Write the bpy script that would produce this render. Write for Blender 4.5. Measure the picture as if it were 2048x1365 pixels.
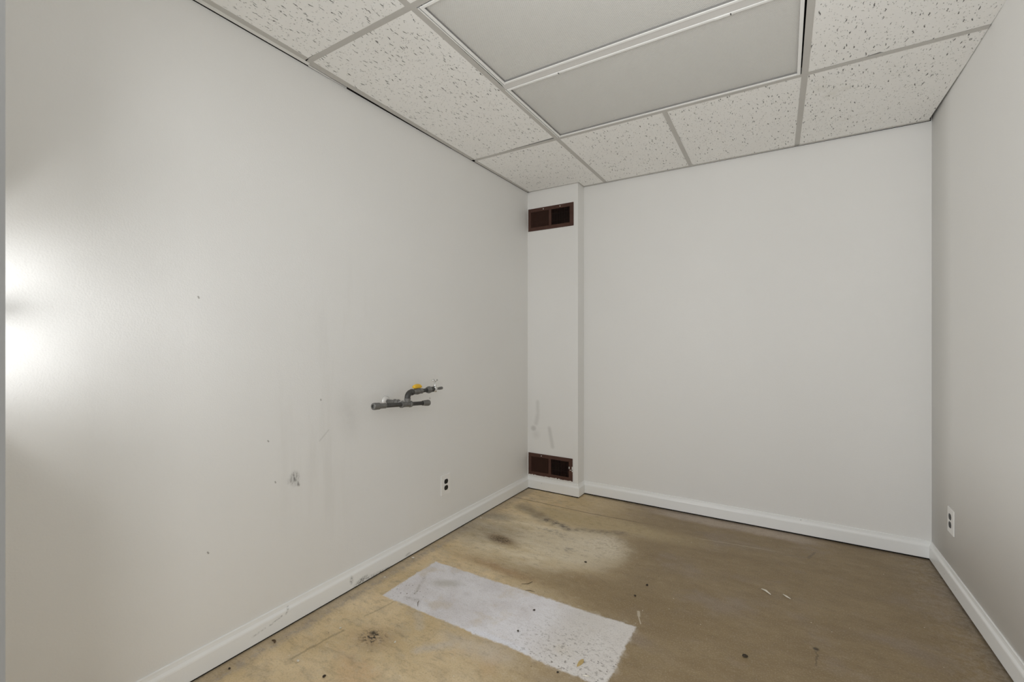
import bpy, bmesh, math, random
from mathutils import Vector, Matrix
random.seed(7)
scene = bpy.context.scene
for o in list(bpy.data.objects):
    bpy.data.objects.remove(o)
C = scene.collection

# ------------------------------------------------------------------ camera
HC = 1.195
YAW = 31.424
cd = bpy.data.cameras.new('camera')
cam = bpy.data.objects.new('camera', cd); C.objects.link(cam)
cam.location = (0, 0, HC)
cam.rotation_euler = (math.radians(90), 0, math.radians(YAW))
cd.sensor_width = 36.0
cd.lens = 892 / 2048 * 36
cd.shift_y = -1.5 / 2048
cd.clip_start = 0.02
cd.dof.use_dof = True
cd.dof.focus_distance = 2.6
cd.dof.aperture_fstop = 6.0
scene.camera = cam

# ------------------------------------------------------------------ world, lights, exposure
w = bpy.data.worlds.new('world'); scene.world = w; w.use_nodes = True
bg = w.node_tree.nodes['Background']
bg.inputs[0].default_value = (0.86, 0.93, 1.0, 1)
bg.inputs[1].default_value = 0.65

def area(name, loc, target, sx, sy, power, col=(1, 1, 1), spread=180):
    l = bpy.data.lights.new(name, 'AREA'); l.shape = 'RECTANGLE'
    l.size, l.size_y, l.energy, l.color = sx, sy, power, col
    l.spread = math.radians(spread)
    o = bpy.data.objects.new(name, l); C.objects.link(o)
    o.location = loc
    o.rotation_euler = (Vector(target) - Vector(loc)).to_track_quat('-Z', 'Y').to_euler()
    return o
# bright patch of daylight just outside the side window (out of frame, left)
area('daylight_window', (-1.50, 0.05, 1.25), (-1.775, 0.30, 1.27), 0.09, 0.08, 1.05, (0.99, 0.99, 0.985))
# unseen fill lamps added behind the opening to brighten the walls
area('fill_left', (-1.4, -1.1, 1.15), (-0.2, 3.2, 1.2), 0.8, 1.6, 39, (0.985, 0.99, 0.995))
area('fill_right', (0.9, -1.1, 1.5), (-1.7, 2.8, 1.2), 0.8, 1.6, 14.5, (0.985, 0.99, 0.995))
# unseen fill lamp added beside the camera, bounced off the ceiling
area('bounce_fill', (-0.1, 0.1, 1.4), (-0.1, 0.7, 2.4), 0.25, 0.25, 5.2, (0.985, 0.99, 0.99), 160)

vs = scene.view_settings
scene.display_settings.display_device = 'sRGB'
vs.view_transform = 'Standard'; vs.look = 'None'
vs.exposure = 0.31; vs.gamma = 1.0; vs.use_curve_mapping = False
scene.cycles.use_denoising = True
scene.cycles.max_bounces = 9
scene.cycles.diffuse_bounces = 8
scene.cycles.glossy_bounces = 3
scene.cycles.use_adaptive_sampling = True
scene.cycles.adaptive_threshold = 0.06
scene.cycles.caustics_reflective = False
scene.cycles.caustics_refractive = False

# ------------------------------------------------------------------ node helpers
class N:
    """small expression wrapper around node sockets"""
    def __init__(s, t, sock): s.t, s.s = t, sock
    def _m(s, op, b=None, c=None, clamp=False):
        n = s.t.nodes.new('ShaderNodeMath'); n.operation = op; n.use_clamp = clamp
        for i, v in enumerate((s, b, c)):
            if v is None: continue
            if isinstance(v, N): s.t.links.new(v.s, n.inputs[i])
            else: n.inputs[i].default_value = v
        return N(s.t, n.outputs[0])
    def __add__(s, b): return s._m('ADD', b)
    __radd__ = __add__
    def __sub__(s, b): return s._m('SUBTRACT', b)
    def __rsub__(s, b): return (s * -1.0) + b
    def __mul__(s, b): return s._m('MULTIPLY', b)
    __rmul__ = __mul__
    def __truediv__(s, b): return s._m('DIVIDE', b)
    def abs(s): return s._m('ABSOLUTE')
    def max(s, b): return s._m('MAXIMUM', b)
    def min(s, b): return s._m('MINIMUM', b)
    def sqrt(s): return s._m('SQRT')
    def clamp(s): return s._m('ADD', 0.0, clamp=True)
    def step(s, lo, hi):        # smoothstep rising from lo to hi (falling if lo > hi)
        n = s.t.nodes.new('ShaderNodeMapRange'); n.interpolation_type = 'SMOOTHSTEP'
        s.t.links.new(s.s, n.inputs['Value'])
        if lo < hi:
            a, b, c, d = lo, hi, 0.0, 1.0
        else:
            a, b, c, d = hi, lo, 1.0, 0.0
        n.inputs['From Min'].default_value = a; n.inputs['From Max'].default_value = b
        n.inputs['To Min'].default_value = c; n.inputs['To Max'].default_value = d
        return N(s.t, n.outputs[0])

class Mat:
    def __init__(s, name, rough=0.5, spec=0.5, metal=0.0):
        s.m = bpy.data.materials.new(name); s.m.use_nodes = True
        s.t = s.m.node_tree; s.b = s.t.nodes['Principled BSDF']
        s.b.inputs['Roughness'].default_value = rough
        s.b.inputs['Specular IOR Level'].default_value = spec
        s.b.inputs['Metallic'].default_value = metal
        g = s.t.nodes.new('ShaderNodeNewGeometry')
        sp = s.t.nodes.new('ShaderNodeSeparateXYZ'); s.t.links.new(g.outputs['Position'], sp.inputs[0])
        s.pos = g.outputs['Position']
        s.x, s.y, s.z = (N(s.t, sp.outputs[i]) for i in range(3))
    def vec(s, x, y, z):
        n = s.t.nodes.new('ShaderNodeCombineXYZ')
        for i, v in enumerate((x, y, z)):
            if isinstance(v, N): s.t.links.new(v.s, n.inputs[i])
            else: n.inputs[i].default_value = v
        return n.outputs[0]
    def noise(s, scale, detail=3, rough=0.55, vec=None, dist=0.0):
        n = s.t.nodes.new('ShaderNodeTexNoise')
        s.t.links.new(vec or s.pos, n.inputs['Vector'])
        n.inputs['Scale'].default_value = scale; n.inputs['Detail'].default_value = detail
        n.inputs['Roughness'].default_value = rough; n.inputs['Distortion'].default_value = dist
        return N(s.t, n.outputs['Fac'])
    def voronoi(s, scale, vec=None, rnd=1.0):
        n = s.t.nodes.new('ShaderNodeTexVoronoi')
        s.t.links.new(vec or s.pos, n.inputs['Vector']); n.inputs['Scale'].default_value = scale
        n.inputs['Randomness'].default_value = rnd
        sp = s.t.nodes.new('ShaderNodeSeparateColor'); s.t.links.new(n.outputs['Color'], sp.inputs[0])
        return N(s.t, n.outputs['Distance']), N(s.t, sp.outputs[0]), N(s.t, sp.outputs[1])
    def mix(s, a, b, f):
        n = s.t.nodes.new('ShaderNodeMix'); n.data_type = 'RGBA'
        for i, v in ((6, a), (7, b)):
            if isinstance(v, tuple): n.inputs[i].default_value = (*v, 1)
            else: s.t.links.new(v, n.inputs[i])
        if isinstance(f, N): s.t.links.new(f.s, n.inputs[0])
        else: n.inputs[0].default_value = f
        return n.outputs[2]
    def color(s, c):
        if isinstance(c, tuple): s.b.inputs['Base Color'].default_value = (*c, 1)
        else: s.t.links.new(c, s.b.inputs['Base Color'])
    def rough(s, r): s.t.links.new(r.s, s.b.inputs['Roughness'])
    def bump(s, h, dist=0.001, strength=1.0):
        n = s.t.nodes.new('ShaderNodeBump'); n.inputs['Distance'].default_value = dist
        n.inputs['Strength'].default_value = strength
        s.t.links.new(h.s, n.inputs['Height']); s.t.links.new(n.outputs[0], s.b.inputs['Normal'])
    # masks in a plane given by two coordinates
    def ell(s, u, v, cu, cv, ru, rv, rot=0.0, soft=0.5):
        c, sn = math.cos(rot), math.sin(rot)
        du, dv = u - cu, v - cv
        a = (du * c + dv * sn) / ru; b = (dv * c - du * sn) / rv
        return (a * a + b * b).sqrt().step(1.0 + soft, 1.0 - soft)
    def seg(s, u, v, p, q, wd, soft=0.6):
        dx, dy = q[0] - p[0], q[1] - p[1]; L = math.hypot(dx, dy)
        cx, cy = (p[0] + q[0]) / 2, (p[1] + q[1]) / 2
        c, sn = dx / L, dy / L
        du, dv = u - cx, v - cy
        al = (du * c + dv * sn).abs() - L / 2
        ac = (dv * c - du * sn).abs()
        d = (al.max(0.0) * al.max(0.0) + ac * ac).sqrt()
        return d.step(wd * (1 + soft), wd * (1 - soft))

# ------------------------------------------------------------------ materials
PAINT = (0.812, 0.807, 0.790)
def paint(name, col=PAINT, bump=0.00035, rough=0.55, spec=0.25):
    m = Mat(name, rough, spec)
    n = m.noise(210, 2, 0.5); n2 = m.noise(18, 3)
    m.bump(n + n2 * 0.8, bump)
    f = m.noise(1.7, 4)
    m.color(m.mix(tuple(c * 0.97 for c in col), tuple(min(1, c * 1.02) for c in col), f))
    return m

m_wall = paint('wall_paint')

m_left = Mat('wall_paint_scuffed', 0.58, 0.22)
def build_left(m):
    y, z = m.y, m.z
    n = m.noise(210, 2, 0.5); n2 = m.noise(14, 3)
    m.bump(n + n2 * 1.1, 0.0004)
    f = m.noise(1.7, 4)
    col = m.mix(tuple(c * 0.965 for c in PAINT), tuple(c * 1.015 for c in PAINT), f)
    # faint roller streaks
    sv = m.vec(0.0, y * 9.0, z * 0.9)
    st = m.noise(1.0, 4, 0.6, sv).step(0.52, 0.72)
    zone = m.ell(y, z, 1.36, 1.0, 0.34, 0.62, 0, 0.6)
    col = m.mix(col, (0.70, 0.69, 0.665), st * zone * 0.45)
    sm = m.ell(y, z, 1.40, 0.85, 0.05, 0.10, 0.2, 0.9) * m.noise(16, 3)
    col = m.mix(col, (0.52, 0.51, 0.49), sm * 0.45)
    # grey rub mark low on the wall
    g = m.noise(120, 4, 0.7, m.vec(0.0, y * 1.0, z * 0.35)).step(0.42, 0.62)
    a = m.ell(y, z, 1.135, 0.607, 0.017, 0.024, 0, 0.8)
    b = m.seg(y, z, (1.128, 0.63), (1.152, 0.575), 0.006, 0.9)
    c = m.ell(y, z, 1.118, 0.603, 0.014, 0.011, 0, 0.9)
    mk = a.max(b).max(c * 0.7)
    col = m.mix(col, (0.13, 0.125, 0.115), (mk * (g * 0.75 + 0.22)) * 0.85)
    # small nicks
    for (p, q) in (((1.05, 0.617), (1.052, 0.612)), ((1.98, 0.858), (1.982, 0.85)), ((0.80, 0.43), (0.803, 0.425)),
                   ((1.26, 0.93), (1.261, 0.925)), ((0.77, 1.35), (0.772, 1.345)), ((1.02, 0.79), (1.023, 0.786))):
        col = m.mix(col, (0.30, 0.29, 0.27), m.seg(y, z, p, q, 0.0025, 0.5) * 0.8)
    # scratch above the rub mark
    col = m.mix(col, (0.55, 0.54, 0.52), m.seg(y, z, (1.255, 0.745), (1.30, 0.785), 0.003, 0.9) * 0.5)
    m.color(col)
build_left(m_left)

m_chase = Mat('wall_paint_chase', 0.42, 0.4)
def build_chase(m):
    x, z = m.x, m.z
    m.bump(m.noise(210, 2, 0.5) + m.noise(18, 3), 0.00035)
    f = m.noise(1.7, 4)
    col = m.mix(tuple(c * 0.98 for c in PAINT), tuple(c * 1.03 for c in PAINT), f)
    n = m.noise(20, 3)
    a = m.ell(x, z, -1.722, 0.487, 0.022, 0.020, 0, 0.6)
    b = m.seg(x, z, (-1.580, 0.50), (-1.552, 0.36), 0.014, 0.9)
    c = m.seg(x, z, (-1.685, 0.70), (-1.683, 0.60), 0.014, 0.95).max(m.seg(x, z, (-1.683, 0.6), (-1.70, 0.53), 0.016, 0.95))
    d = m.ell(x, z, -1.70, 0.44, 0.03, 0.03, 0, 0.9)
    k = (a * 0.75).max(b * 0.5).max(c * 0.4).max(d * 0.25) * (n * 0.6 + 0.55)
    col = m.mix(col, (0.40, 0.39, 0.37), k * 0.75)
    m.color(col)
build_chase(m_chase)

m_base = Mat('baseboard_paint', 0.33, 0.45)
def build_base(m):
    y, z = m.y, m.z
    col = m.mix((0.86, 0.87, 0.865), (0.89, 0.897, 0.89), m.noise(3, 3))
    left = m.x.step(-1.70, -1.74)
    g = m.noise(90, 4, 0.7, m.vec(0.0, y * 1.0, z * 1.6)).step(0.40, 0.6)
    mk = m.ell(y, z, 1.475, 0.022, 0.035, 0.012, 0.15, 0.7).max(m.seg(y, z, (1.49, 0.02), (1.66, 0.006), 0.006, 0.9) * 0.7)
    mk = mk.max(m.ell(y, z, 1.415, 0.05, 0.008, 0.016, 0, 0.8) * 0.7).max(m.ell(y, z, 1.79, 0.02, 0.02, 0.007, 0, 0.8) * 0.6)
    mk = mk.max(m.seg(y, z, (1.02, 0.05), (1.07, 0.062), 0.003, 0.6) * 0.7).max(m.seg(y, z, (0.95, 0.042), (1.0, 0.05), 0.003, 0.7) * 0.4)
    mk = mk.max(m.seg(y, z, (1.09, 0.062), (1.10, 0.082), 0.004, 0.7) * 0.6)
    col = m.mix(col, (0.16, 0.165, 0.16), mk * (g * 0.8 + 0.1) * left)
    dv, dc, _ = m.voronoi(22); spots = dv.step(0.09, 0.05) * dc.step(0.72, 0.76)
    col = m.mix(col, (0.42, 0.42, 0.41), spots * 0.6)
    m.color(col); m.bump(m.noise(60, 3), 0.0003)
build_base(m_base)

m_floor = Mat('stained_subfloor', 0.55, 0.35)
def build_floor(m):
    x0, y0 = m.x, m.y
    n1 = m.noise(6, 4, 0.6); n2 = m.noise(6.3, 4, 0.6, m.vec(x0 + 7.3, y0 + 2.1, 0.0))
    x = x0 + (n1 - 0.5) * 0.10; y = y0 + (n2 - 0.5) * 0.10
    e1 = m.noise(38, 3, 0.6); e2 = m.noise(38, 3, 0.6, m.vec(x0 + 3.3, y0 + 9.1, 0.0))
    xr = x0 + (e1 - 0.5) * 0.022 + (n1 - 0.5) * 0.03; yr = y0 + (e2 - 0.5) * 0.022 + (n2 - 0.5) * 0.03
    # stretched grain along the room's width
    gr = m.noise(5, 5, 0.62, m.vec(x0 * 0.9 + y0 * 0.5, y0 * 2.2 - x0 * 0.3, 0.0))
    big = m.noise(1.6, 4, 0.6)
    fine = m.noise(160, 2, 0.6)
    brown = m.mix((0.240, 0.172, 0.090), (0.295, 0.218, 0.120), gr.step(0.3, 0.72))
    brown = m.mix(brown, (0.29, 0.23, 0.165), big.step(0.52, 0.70) * 0.6)
    mauve = m.noise(3.1, 4, 0.6, m.vec(x0 + 4.0, y0 * 1.5, 0.0)).step(0.5, 0.7)
    brown = m.mix(brown, (0.285, 0.228, 0.185), mauve * 0.5)
    tan = m.mix((0.67, 0.515, 0.295), (0.84, 0.675, 0.435), m.noise(3.2, 4, 0.6, m.vec(x0, y0 * 1.2, 3.0)).step(0.3, 0.7))
    org = m.noise(4.0, 3, 0.6, m.vec(x0 + 11.0, y0, 5.0)).step(0.55, 0.72)
    tan = m.mix(tan, (0.70, 0.48, 0.27), org * 0.6)
    left = (x + y * 0.12).step(-0.25, -1.15)
    col = m.mix(brown, tan, left * 0.95)  # real tone change, exaggerated to paint in the stronger light at left
    gy = m.noise(7, 5, 0.65, m.vec(x0 * 1.4 + y0 * 0.4, y0 * 2.0, 8.0)).step(0.46, 0.68)
    col = m.mix(col, (0.52, 0.435, 0.31), gy * left * 0.5)
    gs2 = m.noise(11, 4, 0.6, m.vec(x0 * 0.8, y0 * 2.6, 2.0)).step(0.52, 0.7)
    col = m.mix(col, (0.33, 0.24, 0.13), gs2 * left * 0.28)
    # the sealed brown band above the white patch
    bm = m.ell(x, y, -0.80, 2.02, 0.62, 0.11, 0.0, 0.6)
    col = m.mix(col, (0.235, 0.165, 0.08), bm * 0.6)
    rb = m.ell(xr, yr, -1.30, 1.955, 0.20, 0.035, -0.05, 0.8)
    col = m.mix(col, (0.36, 0.21, 0.10), rb * 0.55)
    # pale worn area towards the corner
    pale = m.ell(x, y, -1.35, 2.34, 0.48, 0.30, -0.05, 0.35)
    pcol = m.mix((0.68, 0.565, 0.37), (0.82, 0.725, 0.55), m.noise(9, 4, 0.6, m.vec(x0 * 0.7, y0 * 2.0, 0.0)).step(0.35, 0.65))
    col = m.mix(col, pcol, pale * 0.8)
    pale2 = m.ell(x, y, -1.02, 2.42, 0.26, 0.24, 0.2, 0.35)
    col = m.mix(col, (0.70, 0.62, 0.48), pale2 * 0.62 * (e1 * 0.6 + 0.65))
    pale3 = m.ell(x, y, -0.90, 2.50, 0.12, 0.12, 0.0, 0.6)
    col = m.mix(col, (0.78, 0.70, 0.57), pale3 * 0.65 * m.noise(55, 3).step(0.35, 0.6))
    col = m.mix(col, (0.50, 0.395, 0.225), m.ell(x, y, -1.05, 2.78, 0.55, 0.10, 0.05, 0.6) * 0.7)
    # grey-purple smudges
    gs = m.noise(30, 4, 0.7, m.vec(x0, y0 * 1.6, 0.0)).step(0.40, 0.62)
    k = m.seg(x, y, (-1.62, 2.78), (-1.36, 2.66), 0.045, 0.9) * 0.5
    k = k.max(m.seg(x, y, (-1.36, 2.66), (-1.18, 2.60), 0.030, 0.9) * (gs * 0.6 + 0.4))
    k = k.max(m.seg(x, y, (-1.18, 2.60), (-0.86, 2.70), 0.026, 0.95) * (gs * 0.5 + 0.3) * 0.8)
    k = k.max(m.ell(x, y, -1.22, 2.50, 0.12, 0.03, -0.2, 0.8) * gs * 0.5)
    k = k.max(m.ell(x, y, -1.66, 2.52, 0.10, 0.06, 0.3, 0.9) * 0.55)
    k = k.max(m.ell(x, y, -1.60, 2.30, 0.24, 0.13, 0.25, 0.9) * 0.50)
    k = k.max(m.ell(x, y, -1.05, 2.34, 0.03, 0.03, 0.2, 0.9) * gs * 0.7)
    col = m.mix(col, (0.125, 0.105, 0.09), k * 0.95)
    # mould spot near the left wall
    sp = m.noise(75, 3, 0.6, m.vec(x0, y0 * 1.5, 0.0)).step(0.40, 0.58)
    a = m.ell(x0, y0, -1.445, 2.245, 0.10, 0.045, -0.15, 0.8)
    col = m.mix(col, (0.24, 0.15, 0.07), a * 0.75)
    col = m.mix(col, (0.045, 0.03, 0.018), m.ell(x0, y0, -1.455, 2.245, 0.065, 0.034, -0.1, 0.9) * sp)
    # front mould spot
    a = m.ell(x0, y0, -1.405, 1.235, 0.085, 0.060, 0.2, 0.8)
    col = m.mix(col, (0.38, 0.26, 0.15), a * 0.55)
    sp2 = m.noise(85, 2, 0.5, m.vec(x0 * 0.7 + 1.3, y0 * 1.2, 0.0)).step(0.50, 0.60)
    b = m.ell(xr, yr, -1.415, 1.240, 0.045, 0.034, 0.2, 0.8)
    core = m.ell(xr, yr, -1.430, 1.256, 0.015, 0.012, 0, 0.8)
    col = m.mix(col, (0.022, 0.015, 0.010), (b * sp2).max(core * 0.95))
    # wear lines parallel to the left wall
    col = m.mix(col, (0.23, 0.175, 0.10), m.seg(xr, yr, (-1.578, 1.0), (-1.553, 1.2), 0.005, 0.95) * 0.5)
    col = m.mix(col, (0.27, 0.21, 0.12), m.seg(xr, yr, (-1.549, 1.32), (-1.52, 1.475), 0.004, 0.95) * 0.4)
    # white painted patch
    px = m.vec(x0, y0, 0.0)
    du = (xr + 1.068).abs() - 0.540 + (yr - 1.66) * 0.0
    dv = (yr - 1.658 - (x0 + 1.05) * 0.012).abs() - 0.188
    d = du.max(dv)
    pm = d.step(0.006, -0.007)
    halo = d.step(0.035, 0.0) * m.noise(22, 3).step(0.45, 0.65)
    col = m.mix(col, (0.60, 0.54, 0.46), halo * 0.35)
    wc = m.mix((0.74, 0.715, 0.74), (0.84, 0.83, 0.87), m.noise(6, 4, 0.6).step(0.35, 0.65))
    bl = m.noise(5.0, 4, 0.6, m.vec(x0 + 2.0, y0 + 5.0, 0.0)).step(0.52, 0.68)
    wc = m.mix(wc, (0.66, 0.585, 0.50), bl * 0.6)
    wc = m.mix(wc, (0.86, 0.88, 0.96), m.seg(x0, y0, (-1.10, 1.482), (-0.86, 1.485), 0.018, 0.9) * 0.7)
    wc = m.mix(wc, (0.55, 0.53, 0.50), m.ell(x0, y0, -1.42, 1.70, 0.07, 0.03, 0.5, 0.7) * 0.7)
    wc = m.mix(wc, (0.34, 0.31, 0.27), m.seg(xr, yr, (-1.49, 1.56), (-1.55, 1.69), 0.008, 0.95) * 0.4 * e1.step(0.35, 0.6))
    spk = m.noise(48, 4, 0.7, m.vec(x0, y0 * 1.4, 0.0)).step(0.53, 0.66)
    zone = (x0 + (n1 - 0.5) * 0.3).step(-1.02, -0.72) * (y0 + n2 * 0.2).step(1.95, 1.62)
    wc = m.mix(wc, (0.66, 0.625, 0.57), (x0).step(-0.95, -0.70) * 0.65)
    wc = m.mix(wc, (0.22, 0.20, 0.185), spk * zone * 0.85)
    vd, vc, _ = m.voronoi(85, m.vec(x0 * 0.8, y0 * 1.3, 0.0))
    dots = vd.step(0.30, 0.16) * vc.step(0.76, 0.80)
    wc = m.mix(wc, (0.10, 0.09, 0.085), dots * zone * 0.9)
    zone2 = m.ell(x0, y0, -1.515, 1.555, 0.075, 0.055, 0.4, 0.6)
    vd2, vc2, _ = m.voronoi(70, m.vec(x0, y0 * 0.8, 0.0))
    wc = m.mix(wc, (0.09, 0.075, 0.06), vd2.step(0.28, 0.16) * vc2.step(0.52, 0.56) * zone2)
    wc = m.mix(wc, (0.13, 0.115, 0.10), m.seg(xr, yr, (-1.50, 1.505), (-1.425, 1.525), 0.010, 0.95) * spk.max(0.12))
    col = m.mix(col, wc, pm * (m.noise(30, 4, 0.7).step(0.20, 0.40) * 0.25 + 0.72))
    # milky smears around the patch
    ms = m.noise(14, 4, 0.6)
    col = m.mix(col, (0.62, 0.57, 0.52), m.ell(x, y, -1.02, 1.41, 0.15, 0.045, 0.1, 0.8) * ms * 0.8)
    col = m.mix(col, (0.62, 0.57, 0.52), m.seg(x, y, (-1.20, 1.28), (-1.12, 1.36), 0.018, 0.9) * 0.5)
    col = m.mix(col, (0.62, 0.57, 0.50), m.seg(x, y, (-1.36, 1.44), (-1.30, 1.38), 0.016, 0.9) * 0.4)
    # paint drip by the right end of the patch
    col = m.mix(col, (0.58, 0.51, 0.40), m.seg(x0, y0, (-0.548, 1.965), (-0.538, 1.935), 0.006, 0.6).max(m.seg(x0, y0, (-0.538, 1.93), (-0.517, 1.885), 0.0025, 0.6)) * 0.8)
    # seam across the sheets
    wob = y0 + (m.noise(9, 3) - 0.5) * 0.012
    sd = (wob - 2.905 - (x0 + 1.15).max(0.0) * 0.07).abs()
    col = m.mix(col, (0.10, 0.075, 0.05), sd.step(0.006, 0.001) * x0.step(-0.62, -0.95) * 0.85)
    col = m.mix(col, (0.50, 0.42, 0.30), (wob - 2.885 - (x0 + 0.4) * 0.13).abs().step(0.007, 0.001) * x0.step(-0.5, -0.38) * x0.step(0.02, -0.1) * 0.55)
    # cracks at the back right
    ck = m.seg(xr, yr, (0.146, 3.03), (0.11, 2.93), 0.006, 0.8).max(m.seg(xr, yr, (0.11, 2.93), (0.0, 2.91), 0.004, 0.8) * 0.7)
    col = m.mix(col, (0.14, 0.11, 0.08), ck * 0.6)
    # pale dust band and dark grime along the boards
    db = y0 + (n2 - 0.5) * 0.12
    col = m.mix(col, (0.50, 0.42, 0.36), db.step(3.09, 3.16) * x.step(-0.95, -0.6) * x.step(0.3, 0.0) * 0.6)
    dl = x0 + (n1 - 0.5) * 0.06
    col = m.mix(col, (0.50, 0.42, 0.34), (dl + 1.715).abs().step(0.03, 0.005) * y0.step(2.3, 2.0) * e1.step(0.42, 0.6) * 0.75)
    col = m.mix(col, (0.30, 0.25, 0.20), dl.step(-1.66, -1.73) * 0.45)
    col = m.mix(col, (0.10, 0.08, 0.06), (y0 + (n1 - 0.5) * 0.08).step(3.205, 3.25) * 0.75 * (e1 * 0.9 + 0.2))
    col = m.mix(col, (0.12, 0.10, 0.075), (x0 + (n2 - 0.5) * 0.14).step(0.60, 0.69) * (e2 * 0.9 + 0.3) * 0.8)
    col = m.mix(col, (0.40, 0.34, 0.28), (x0 + (n1 - 0.5) * 0.2).step(0.42, 0.60) * e1.step(0.40, 0.62) * 0.35)
    # drip stain and plugs
    col = m.mix(col, (0.06, 0.042, 0.022), m.ell(x0, y0, 0.104, 2.085, 0.010, 0.010, 0, 0.5).max(m.seg(xr, yr, (0.102, 2.08), (0.098, 1.98), 0.003, 0.9) * 0.5))
    # pin specks, light and dark
    v3, c3, c4 = m.voronoi(30)
    col = m.mix(col, (0.78, 0.73, 0.64), v3.step(0.075, 0.05) * c3.step(0.86, 0.88) * 0.9)
    v5, c5, _ = m.voronoi(24, m.vec(x0 + 5.0, y0, 0.0))
    col = m.mix(col, (0.09, 0.065, 0.04), v5.step(0.07, 0.04) * c5.step(0.86, 0.88) * 0.8)
    v6, c6, _ = m.voronoi(90, m.vec(x0, y0 + 3.0, 0.0))
    wz = m.ell(x, y, -0.80, 2.42, 0.30, 0.26, 0, 0.8)
    col = m.mix(col, (0.68, 0.62, 0.52), v6.step(0.2, 0.1) * c6.step(0.68, 0.72) * wz * 0.7)
    # mottling a few centimetres across, and the streaky tooth of the sheets
    mo = m.noise(20, 5, 0.7, m.vec(x0, y0 * 1.5, 1.0))
    notp = pm * -0.65 + 1.0
    col = m.mix(col, (0.17, 0.125, 0.075), mo.step(0.50, 0.72) * 0.34 * notp)
    col = m.mix(col, (0.76, 0.68, 0.54), mo.step(0.48, 0.28) * 0.24 * notp * (left * 0.75 + 0.25))
    stk = m.noise(1.0, 4, 0.65, m.vec(x0 * 16.0 + y0 * 5.0, y0 * 75.0, 0.0))
    col = m.mix(col, (0.15, 0.11, 0.065), stk.step(0.56, 0.74) * 0.28 * notp)
    col = m.mix(col, (0.74, 0.67, 0.55), stk.step(0.42, 0.26) * 0.16 * notp * (left * 0.7 + 0.3))
    fl = m.noise(130, 2, 0.5, m.vec(x0 * 0.6, y0 * 1.3, 4.0)).step(0.66, 0.74)
    col = m.mix(col, (0.10, 0.08, 0.055), fl * pale * 0.5)
    # fine tooth
    col = m.mix(col, (0.20, 0.15, 0.09), fine.step(0.50, 0.72) * 0.24)
    col = m.mix(col, (0.72, 0.66, 0.55), fine.step(0.50, 0.28) * 0.15)
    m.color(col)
    m.rough(left * 0.2 + pm * 0.1 + e1 * 0.15 + 0.40)
    m.bump(m.noise(30, 5, 0.65) * 1.0 + pm * 0.35 + fine * 0.15, 0.0012)
build_floor(m_floor)

m_tile = Mat('fissured_tile', 0.9, 0.1)
def build_tile(m):
    x, y = m.x, m.y
    n = m.noise(70, 2); n2 = m.noise(28, 2, 0.5, m.vec(x + 5.0, y + 3.0, 0.0))
    xx = x + (n - 0.5) * 0.013 + (n2 - 0.5) * 0.012; yy = y + (n2 - 0.5) * 0.010
    d, c, c2 = m.voronoi(1.0, m.vec(xx * 105.0, yy * 17.0, 0.0))
    fis = d.step(0.20, 0.11) * c.step(0.30, 0.36)
    d2, k2, _ = m.voronoi(150, m.vec(x, y * 0.8, 0.0))
    pin = d2.step(0.26, 0.16) * k2.step(0.72, 0.76)
    d3, k3, _ = m.voronoi(1.0, m.vec(xx * 150.0 + 3.0, yy * 62.0, 0.0))
    fis2 = d3.step(0.24, 0.12) * k3.step(0.48, 0.55)
    base = m.mix((0.88, 0.875, 0.85), (0.92, 0.915, 0.895), m.noise(2.5, 3))
    base = m.mix(base, (0.70, 0.68, 0.61), m.noise(3.3, 4, 0.6, m.vec(x + 9.0, y, 0.0)).step(0.58, 0.75) * x.step(-0.2, 0.4) * 0.5)
    col = m.mix(base, (0.35, 0.34, 0.32), pin * 0.45)
    col = m.mix(col, (0.22, 0.21, 0.20), fis2 * 0.65)
    col = m.mix(col, (0.10, 0.095, 0.09), fis * 0.9)  # shade inside the holes is painted into the tile colour
    m.color(col)
    h = (fis.max(fis2 * 0.6).max(pin * 0.3)) * -1.0 + m.noise(120, 3) * 0.12
    m.bump(h, 0.003)
build_tile(m_tile)

m_strip = paint('ceiling_strip_paint', (0.80, 0.795, 0.77), 0.0008, 0.8, 0.2)
m_tee = Mat('tee_metal', 0.5, 0.35); m_tee.color(m_tee.mix((0.50, 0.485, 0.455), (0.58, 0.565, 0.535), m_tee.noise(4, 3)))
m_bar = Mat('tee_metal_clean', 0.45, 0.4); m_bar.color(m_bar.mix((0.66, 0.65, 0.63), (0.71, 0.70, 0.68), m_bar.noise(4, 3)))
m_fix = Mat('fixture_enamel', 0.35, 0.5); m_fix.color(m_fix.mix((0.86, 0.86, 0.845), (0.90, 0.90, 0.885), m_fix.noise(3, 2)))
m_gap_shade = Mat('painted_gap_shade', 0.8, 0.2); m_gap_shade.color(m_gap_shade.mix((0.24, 0.235, 0.225), (0.30, 0.295, 0.285), m_gap_shade.noise(8)))
m_lens = Mat('prismatic_acrylic', 0.30, 0.5)
def build_lens(m):
    # prismatic acrylic: a fine diamond grid of small pyramids
    u = m.x + m.y; v = m.x - m.y
    def tri(a):
        n = a._m('PINGPONG', 0.0050); return n / 0.0050
    h = tri(u).min(tri(v))
    m.bump(h + m.noise(300, 1) * 0.1, 0.0014, 0.7)
    m.color(m.mix((0.66, 0.655, 0.63), (0.74, 0.735, 0.71), h))
build_lens(m_lens)
m_dark = Mat('dark_plenum_and_gap_shade', 0.9, 0.1); m_dark.color(m_dark.mix((0.012, 0.011, 0.010), (0.03, 0.028, 0.025), m_dark.noise(5)))
m_vent = Mat('brown_register_enamel', 0.6, 0.25)
m_vent.color(m_vent.mix((0.060, 0.028, 0.020), (0.095, 0.045, 0.033), m_vent.noise(25, 4)))
m_louver = Mat('brown_louver_enamel', 0.5, 0.4)
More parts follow.
